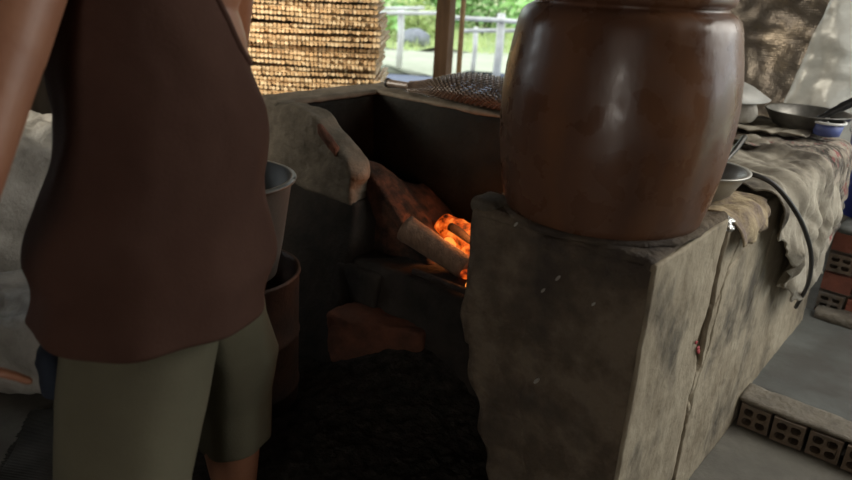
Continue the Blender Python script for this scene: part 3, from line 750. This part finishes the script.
# hose along the bench side
P = [W(*q) for q in ((.30, .68, .865), (.37, .70, .888), (.45, .72, .872), (.515, .76, .80), (.545, .86, .70), (.550, .97, .60), (.535, 1.10, .48), (.50, 1.22, .35))]
P = [p-P[0] for p in P]
bm = bmesh.new(); tube(bm, spline(P, 8), .0065, 10)
o = at(obj('rubber_hose', bm, rubber), W(.30, .68, .865)); tag(o, 'thin dark rubber hose curving down the side of the bench', 'hose')

# ------------------------------------------------------------------ hollow bricks edging the slab
ordn = ['first', 'second', 'third', 'fourth', 'fifth', 'sixth']
for i in range(6):
    bm = bmesh.new(); r_ = random.Random(i)
    hollow_face(bm, 0, .092, .0, .082, 0, .10, mi=0, mh=1, wall=.011)
    for v_ in bm.verts: v_.co += Vector((.0022*nv(v_.co, 60, i), .0025*nv(v_.co, 50, i+9), .002*nv(v_.co, 60, i+3)))
    root_ = obj('hollow_brick', bm, hollow, smooth=False, mats=[hollow, darkhole])
    at(root_, W(.465+i*.103, .935+.004*r_.random(), .004), ANG+radians(r_.uniform(-2.5, 2.5)))
    tag(root_, f'hollow clay brick with square holes, {ordn[i]} from the stove along the slab edge', 'brick', 'hollow bricks edging the slab')
bm = bmesh.new(); rough_box(bm, .45, 1.4, .945, 1.062, .0875, .104, res=.014, r=.007, amp=.005, sc=14, seed=41)
o = at(obj('trim_mortar', bm, mortar), O, ANG); tag(o, kind='structure')

# ------------------------------------------------------------------ drum and bucket at the left
root = empty('metal_drum', (-.575, 1.93, -.028), 0, 'rusty brown metal drum standing between the person and the stove', 'drum')
bm = bmesh.new(); lathe(bm, [(.175, .03), (.183, .034), (.186, .12), (.19, .125), (.186, .13), (.190, .30), (.194, .305), (.19, .31), (.195, .50), (.200, .506), (.198, .516), (.190, .514), (.186, .50), (.178, .01), (.02, .008)], 56)
obj('shell', bm, drumm, root)
root = empty('grey_bucket', (-.585, 1.92, .475), 0, 'grey bucket sunk into the top of the brown drum', 'bucket')
bm = bmesh.new(); lathe(bm, [(.13, 0), (.14, .004), (.160, .10), (.190, .29), (.197, .295), (.197, .305), (.186, .303), (.155, .10), (.132, .012), (.02, .010)], 56)
obj('bucket_body', bm, bucketm, root)
bm = bmesh.new(); tube(bm, [(.198*cos(a), .198*sin(a), .298) for a in [2*pi*k/40 for k in range(41)]], .006, 8); obj('rim_bead', bm, bucketm, root)

# sacks and scrap at the far left
def sack(label, loc, sx, sy, sz, seed, name='woven_plastic_sack'):
    bm = bmesh.new(); rough_box(bm, -sx, sx, -sy, sy, 0, sz, res=.025, r=.09, amp=.05, sc=4, seed=seed)
    for v_ in bm.verts:
        v_.co += v_.co.normalized()*(.016*sin(v_.co.z*45+6*nv(v_.co, 4, seed))+.012*nv(v_.co, 22, seed)); v_.co.z = max(0.002, v_.co.z)
    o = at(obj(name, bm, wovenpl), loc, seed*.3); tag(o, label, 'sack', 'woven plastic sacks at the left')
sack('whitish woven plastic sack standing behind the left arm', (-1.62, 2.75, 0), .30, .22, .72, 2)
sack('low slumped whitish sack lying near the left hand', (-1.30, 2.12, 0), .24, .20, .30, 5)
bm = bmesh.new(); rnd = random.Random(2)
for k in range(60):
    x = -.14+.28*k/59; tube(bm, [(x, -.22+.02*rnd.random(), .005), (x+.01, 0, .008), (x, .22-.03*rnd.random(), .005)], .0021, 6)
for k in range(60):
    y = -.20+.40*k/59; tube(bm, [(-.15+.01*rnd.random(), y, .0075), (0, y, .0105), (.15, y+.003, .0075)], .0019, 6)
o = at(obj('mesh_mat', bm, darksteel), (-1.02, 1.66, .002), radians(12)); tag(o, 'dark woven mesh scrap lying on the floor left of the shorts', 'mat')

# ------------------------------------------------------------------ person
def capsule(bm, a, ra, b, rb, n=20):
    a = Vector(a); b = Vector(b); d = b-a; L = d.length; t = d.normalized()
    pts, rad = [], []
    for k in range(5): an = -pi/2+pi/2*k/4*.98+.02; pts.append(a+t*ra*sin(an)); rad.append(max(.0008, ra*cos(an)))
    for k in range(1, 6): pts.append(a+d*k/6); rad.append(ra+(rb-ra)*k/6)
    for k in range(5): an = pi/2*k/4*.98; pts.append(b+t*rb*sin(an)); rad.append(max(.0008, rb*cos(an)))
    tube(bm, pts, rad, n)
def ell(bm, c, r, M=None):
    mm = Matrix.Translation(c) @ (M or Matrix.Identity(4)) @ Matrix.Diagonal((*r, 1))
    bmesh.ops.create_uvsphere(bm, u_segments=28, v_segments=18, radius=1, matrix=mm)
person = empty('person', (-.47, 1.18, 0), 0, 'person seen from behind in dark maroon sleeveless top and olive grey shorts', 'person')
PO = Vector((-.47, 1.18, 0))
yaw = Matrix.Rotation(radians(14), 4, 'Z')
bm = bmesh.new()
# trunk, shoulders, neck, head
ell(bm, (-.468, 1.185, .86), (.155, .108, .16), yaw); ell(bm, (-.465, 1.185, 1.02), (.140, .10, .17), yaw)
ell(bm, (-.465, 1.19, 1.20), (.150, .108, .17), yaw); ell(bm, (-.465, 1.19, 1.31), (.145, .09, .10), yaw)
capsule(bm, (-.585, 1.12, 1.35), .060, (-.37, 1.235, 1.345), .060)
capsule(bm, (-.465, 1.19, 1.36), .060, (-.468, 1.215, 1.46), .052)
HD = Vector((-.475, 1.235, 1.55))
ell(bm, HD, (.074, .092, .108), yaw); ell(bm, HD+Vector((-.012, .045, -.055)), (.052, .052, .055), yaw)
FD = Vector((-sin(radians(14)), cos(radians(14)), 0)); RT = Vector((cos(radians(14)), sin(radians(14)), 0))
capsule(bm, HD+FD*.088+Vector((0, 0, .01)), .009, HD+FD*.104+Vector((0, 0, -.028)), .013)
capsule(bm, HD+FD*.088-RT*.018+Vector((0, 0, -.062)), .008, HD+FD*.088+RT*.018+Vector((0, 0, -.062)), .008)
for k in (-1, 1):
    ell(bm, HD+RT*.075*k+Vector((0, 0, -.005)), (.012, .018, .030), yaw)
# left arm (towards the camera), bent so that the hand comes forward beside the hip
SH, EL, WR = Vector((-.575, 1.07, 1.375)), Vector((-.606, .84, 1.03)), Vector((-.735, .89, .80))
capsule(bm, SH, .064, SH.lerp(EL, .45), .056); capsule(bm, SH.lerp(EL, .40), .056, EL, .043)
capsule(bm, EL, .043, EL.lerp(WR, .35), .043); capsule(bm, EL.lerp(WR, .35), .043, WR, .028)
# palm and fingers of the left hand
HO = Vector((-.046, -.05, -.042)); PA = Vector((-.685, .95, .775))+HO
capsule(bm, WR, .027, PA, .030); capsule(bm, PA+Vector((.0, .022, .012)), .017, PA+Vector((0, -.022, -.012)), .016)
kn = [(-.664, .982, .772), (-.660, .962, .762), (-.660, .942, .755), (-.664, .922, .752)]
tips = [[(-.640, .995, .768), (-.618, 1.0, .760), (-.602, .998, .750)], [(-.634, .968, .752), (-.610, .968, .742), (-.594, .965, .733)],
        [(-.636, .942, .744), (-.612, .940, .735), (-.597, .936, .727)], [(-.643, .918, .743), (-.624, .914, .735), (-.612, .910, .729)]]
tips[0] = [(-.628, .998, .768), (-.598, 1.0, .760), (-.573, .998, .752)]
kn = [Vector(q)+HO for q in kn]; tips = [[Vector(q)+HO for q in ch] for ch in tips]
for ch in tips[1:]:
    for i in (1, 2): ch[i] = ch[0]+(ch[i]-ch[0])*.5+Vector((-.012*i, 0, -.016*i))
for k0, ch in zip(kn, tips):
    prev = Vector(PA).lerp(Vector(k0), .3); pr = .0115
    for q, r in zip([k0]+ch, (.0105, .0095, .0088, .0078)):
        capsule(bm, prev, pr, q, r, 12); prev, pr = Vector(q), r
prev, pr = PA+Vector((-.004, .024, .02)), .013
for q, r in ((Vector((-.668, .990, .815))+HO, .012), (Vector((-.646, 1.005, .833))+HO, .0105), (Vector((-.632, 1.012, .842))+HO, .009)):
    capsule(bm, prev, pr, q, r, 12); prev, pr = Vector(q), r
# right arm, reaching forward on the far side
SR, ER, WR2 = Vector((-.368, 1.255, 1.345)), Vector((-.43, 1.42, 1.10)), Vector((-.50, 1.60, 1.02))
capsule(bm, SR, .060, ER, .043); capsule(bm, ER, .043, WR2, .027)
P2 = Vector((-.52, 1.665, 1.01)); capsule(bm, WR2, .027, P2, .028)
capsule(bm, P2+Vector((-.02, -.005, 0)), .016, P2+Vector((.022, .008, 0)), .016)
for k, (dx, L) in enumerate(((-.030, .060), (-.010, .072), (.010, .068), (.028, .052))):
    a = P2+Vector((dx, .025, 0)); b = a+Vector((-.012, L*.55, -.012)); c = b+Vector((-.008, L*.35, -.028))
    capsule(bm, P2+Vector((dx*.5, 0, 0)), .011, a, .0105, 12); capsule(bm, a, .0105, b, .009, 12); capsule(bm, b, .009, c, .008, 12)
a = P2+Vector((-.035, -.005, -.01)); capsule(bm, P2, .013, a, .012, 12); capsule(bm, a, .012, a+Vector((-.02, .035, -.012)), .009, 12)
# legs and feet
def leg(h, k, a, toe):
    h, k, a, toe = map(Vector, (h, k, a, toe))
    capsule(bm, h, .088, h.lerp(k, .5), .074); capsule(bm, h.lerp(k, .5), .074, k, .054)
    c = k.lerp(a, .33)+Vector((0, -.012, 0)); capsule(bm, k, .056, c, .064); capsule(bm, c, .064, a, .038)
    heel = a+Vector((0, -.03, -.042)); capsule(bm, a, .037, heel, .034); capsule(bm, a, .036, (a+toe)/2+Vector((0, 0, .0)), .036); capsule(bm, (a+toe)/2, .034, toe, .027)
    for q in range(5):
        dx = -.034+.017*q; t = toe+Vector((dx, .015-.006*abs(q-1.5), -.008)); capsule(bm, toe+Vector((dx*.8, -.01, -.004)), .014, t+Vector((0, .02, -.004)), .011, 10)
leg((-.545, 1.15, .80), (-.525, 1.03, .45), (-.53, .96, .085), (-.55, 1.10, .032))
leg((-.40, 1.215, .80), (-.415, 1.32, .44), (-.425, 1.345, .085), (-.44, 1.49, .032))
for v_ in bm.verts: v_.co -= PO
body = obj('body', bm, skin, person)
md = body.modifiers.new('r', 'REMESH'); md.mode = 'VOXEL'; md.voxel_size = .0052; md.use_smooth_shade = True
sm = body.modifiers.new('s', 'SMOOTH'); sm.factor = .5; sm.iterations = 5
dg = bpy.context.evaluated_depsgraph_get(); me = bpy.data.meshes.new_from_object(body.evaluated_get(dg))
body.modifiers.clear(); body.data = me
for p in me.polygons: p.use_smooth = True
# hair, eyes
bm = bmesh.new(); ell(bm, HD-PO+Vector((.006, -.012, .020)), (.082, .095, .103), yaw)
for v_ in list(bm.verts):
    rel = v_.co-(HD-PO); 
    if rel.dot(FD) > .03 and rel.z < .055: v_.co -= FD*.05
    if rel.z < -.05: v_.co.z += .012
    v_.co *= 1+.004*nv(v_.co, 60)
obj('hair', bm, hairm, person)
for k in (-1, 1):
    bm = bmesh.new(); ell(bm, HD-PO+FD*.083+RT*.031*k+Vector((0, 0, .008)), (.012, .010, .008), yaw); obj('eye', bm, whitepl, person)
# sleeveless top
ST = [(.685, -.490, 1.13, .197, .185), (.75, -.488, 1.135, .201, .182), (.85, -.484, 1.15, .203, .168), (.95, -.472, 1.165, .192, .150), (1.02, -.465, 1.175, .186, .140),
      (1.10, -.463, 1.182, .171, .130), (1.19, -.470, 1.186, .161, .126), (1.26, -.474, 1.19, .150, .120), (1.32, -.474, 1.192, .128, .112), (1.38, -.472, 1.195, .100, .094), (1.415, -.47, 1.20, .075, .075)]
bm = bmesh.new()
NA, NZ = 96, 110
def shirt(s, t):
    a = 2*pi*s; tz = t
    z = .742+.673*tz; cx, cy, aa, bb = lerp_tab(ST, z)
    x, y = aa*cos(a), bb*sin(a)
    # hem lower at the left, loose folds running up to the right
    f = .010*sin(26*(z-.58*x)+3*nv((x, z, 0), 4))*smooth01(1.35, .95, z)+.010*fbm((cos(a)*.3, sin(a)*.3, z), 6, 3)+.006*sin(a*9+z*4)*smooth01(.95, .7, z)
    k = 1+f*(.45+.55*smooth01(.76, .90, z))/.15
    z2 = z
    if z < .85: z2 = z+(.012*(x/.2)+.006+.006*sin(a*4)+.022*smooth01(.5, -1, cos(a)))*(.85-z)/.11
    q = yaw @ Vector((x*k, y*k, 0))
    return Vector((cx+q.x, cy+q.y, z2))-PO
g = [[bm.verts.new(shirt(i/NA, j/NZ)) for j in range(NZ+1)] for i in range(NA)]
for i in range(NA):
    for j in range(NZ):
        z_ = .742+.673*(j+.5)/NZ; a_ = 2*pi*(i+.5)/NA
        cx_, cy_, aa_, bb_ = lerp_tab(ST, z_)
        if ((bb_*sin(a_))/.062)**2+((z_-1.295)/.105)**2 < 1: continue      # armhole
        bm.faces.new((g[i][j], g[(i+1) % NA][j], g[(i+1) % NA][j+1], g[i][j+1]))
for v_ in [q for q in bm.verts if not q.link_faces]: bm.verts.remove(v_)
top_ = obj('sleeveless_top', bm, shirtm, person)
md = top_.modifiers.new('t', 'SOLIDIFY'); md.thickness = .004; md.offset = -1
# armhole hems
for k in (-1, 1):
    bm = bmesh.new(); P = []
    for q in range(25):
        an = -pi/2+pi*1.0*q/24*2
        z = 1.295+.107*sin(an); cx, cy, aa, bb = lerp_tab(ST, z); y_ = .064*cos(an)
        ax = sqrt(max(0, 1-(y_/bb)**2)); aq = math.atan2(y_/bb, k*ax)
        P.append(shirt(aq/(2*pi) % 1, (z-.742)/.673))
    tube(bm, P, .0055, 8); obj('armhole_hem', bm, shirtm, person)
# shorts
bm = bmesh.new()
def loft(tab, z0, z1, n, sd):
    rings = []
    for j in range(n+1):
        z = z0+(z1-z0)*j/n; cx, cy, aa, bb = lerp_tab(tab, z); R = []
        for i in range(64):
            a = 2*pi*i/64; f = 1+.030*sin(a*3+z*5+sd)+.022*sin(a*7-z*9+sd)*smooth01(.75, .4, z)+.04*fbm((cos(a), sin(a), z*3), 1.5, sd)
            zz = z+(.012*cos(a+1) if j == 0 else 0)
            R.append(bm.verts.new(Vector((cx+aa*f*cos(a), cy+bb*f*sin(a), zz))-PO))
        rings.append(R)
    for A, B in zip(rings, rings[1:]):
        for i in range(64): bm.faces.new((A[i], A[(i+1) % 64], B[(i+1) % 64], B[i]))
loft([(.32, -.522, .985, .112, .105), (.48, -.512, 1.01, .116, .112), (.62, -.508, 1.075, .133, .118), (.70, -.503, 1.11, .138, .112), (.90, -.49, 1.16, .14, .105)], .32, .88, 40, 1)
loft([(.315, -.418, 1.345, .080, .095), (.45, -.415, 1.335, .082, .10), (.58, -.402, 1.29, .098, .105), (.70, -.415, 1.22, .105, .105), (.90, -.44, 1.18, .12, .10)], .315, .88, 40, 4)
sh = obj('shorts', bm, shortsm, person)
md = sh.modifiers.new('t', 'SOLIDIFY'); md.thickness = .004; md.offset = -1
bm = bmesh.new(); rough_box(bm, -.022, .022, -.035, .035, -.075, .03, res=.01, r=.018, amp=.008, sc=20, seed=3)
o = obj('pocket_cloth', bm, navy, person); o.location = Vector((-.668, 1.10, .665))-PO; o['label'] = 'navy cloth hanging at the left pocket'
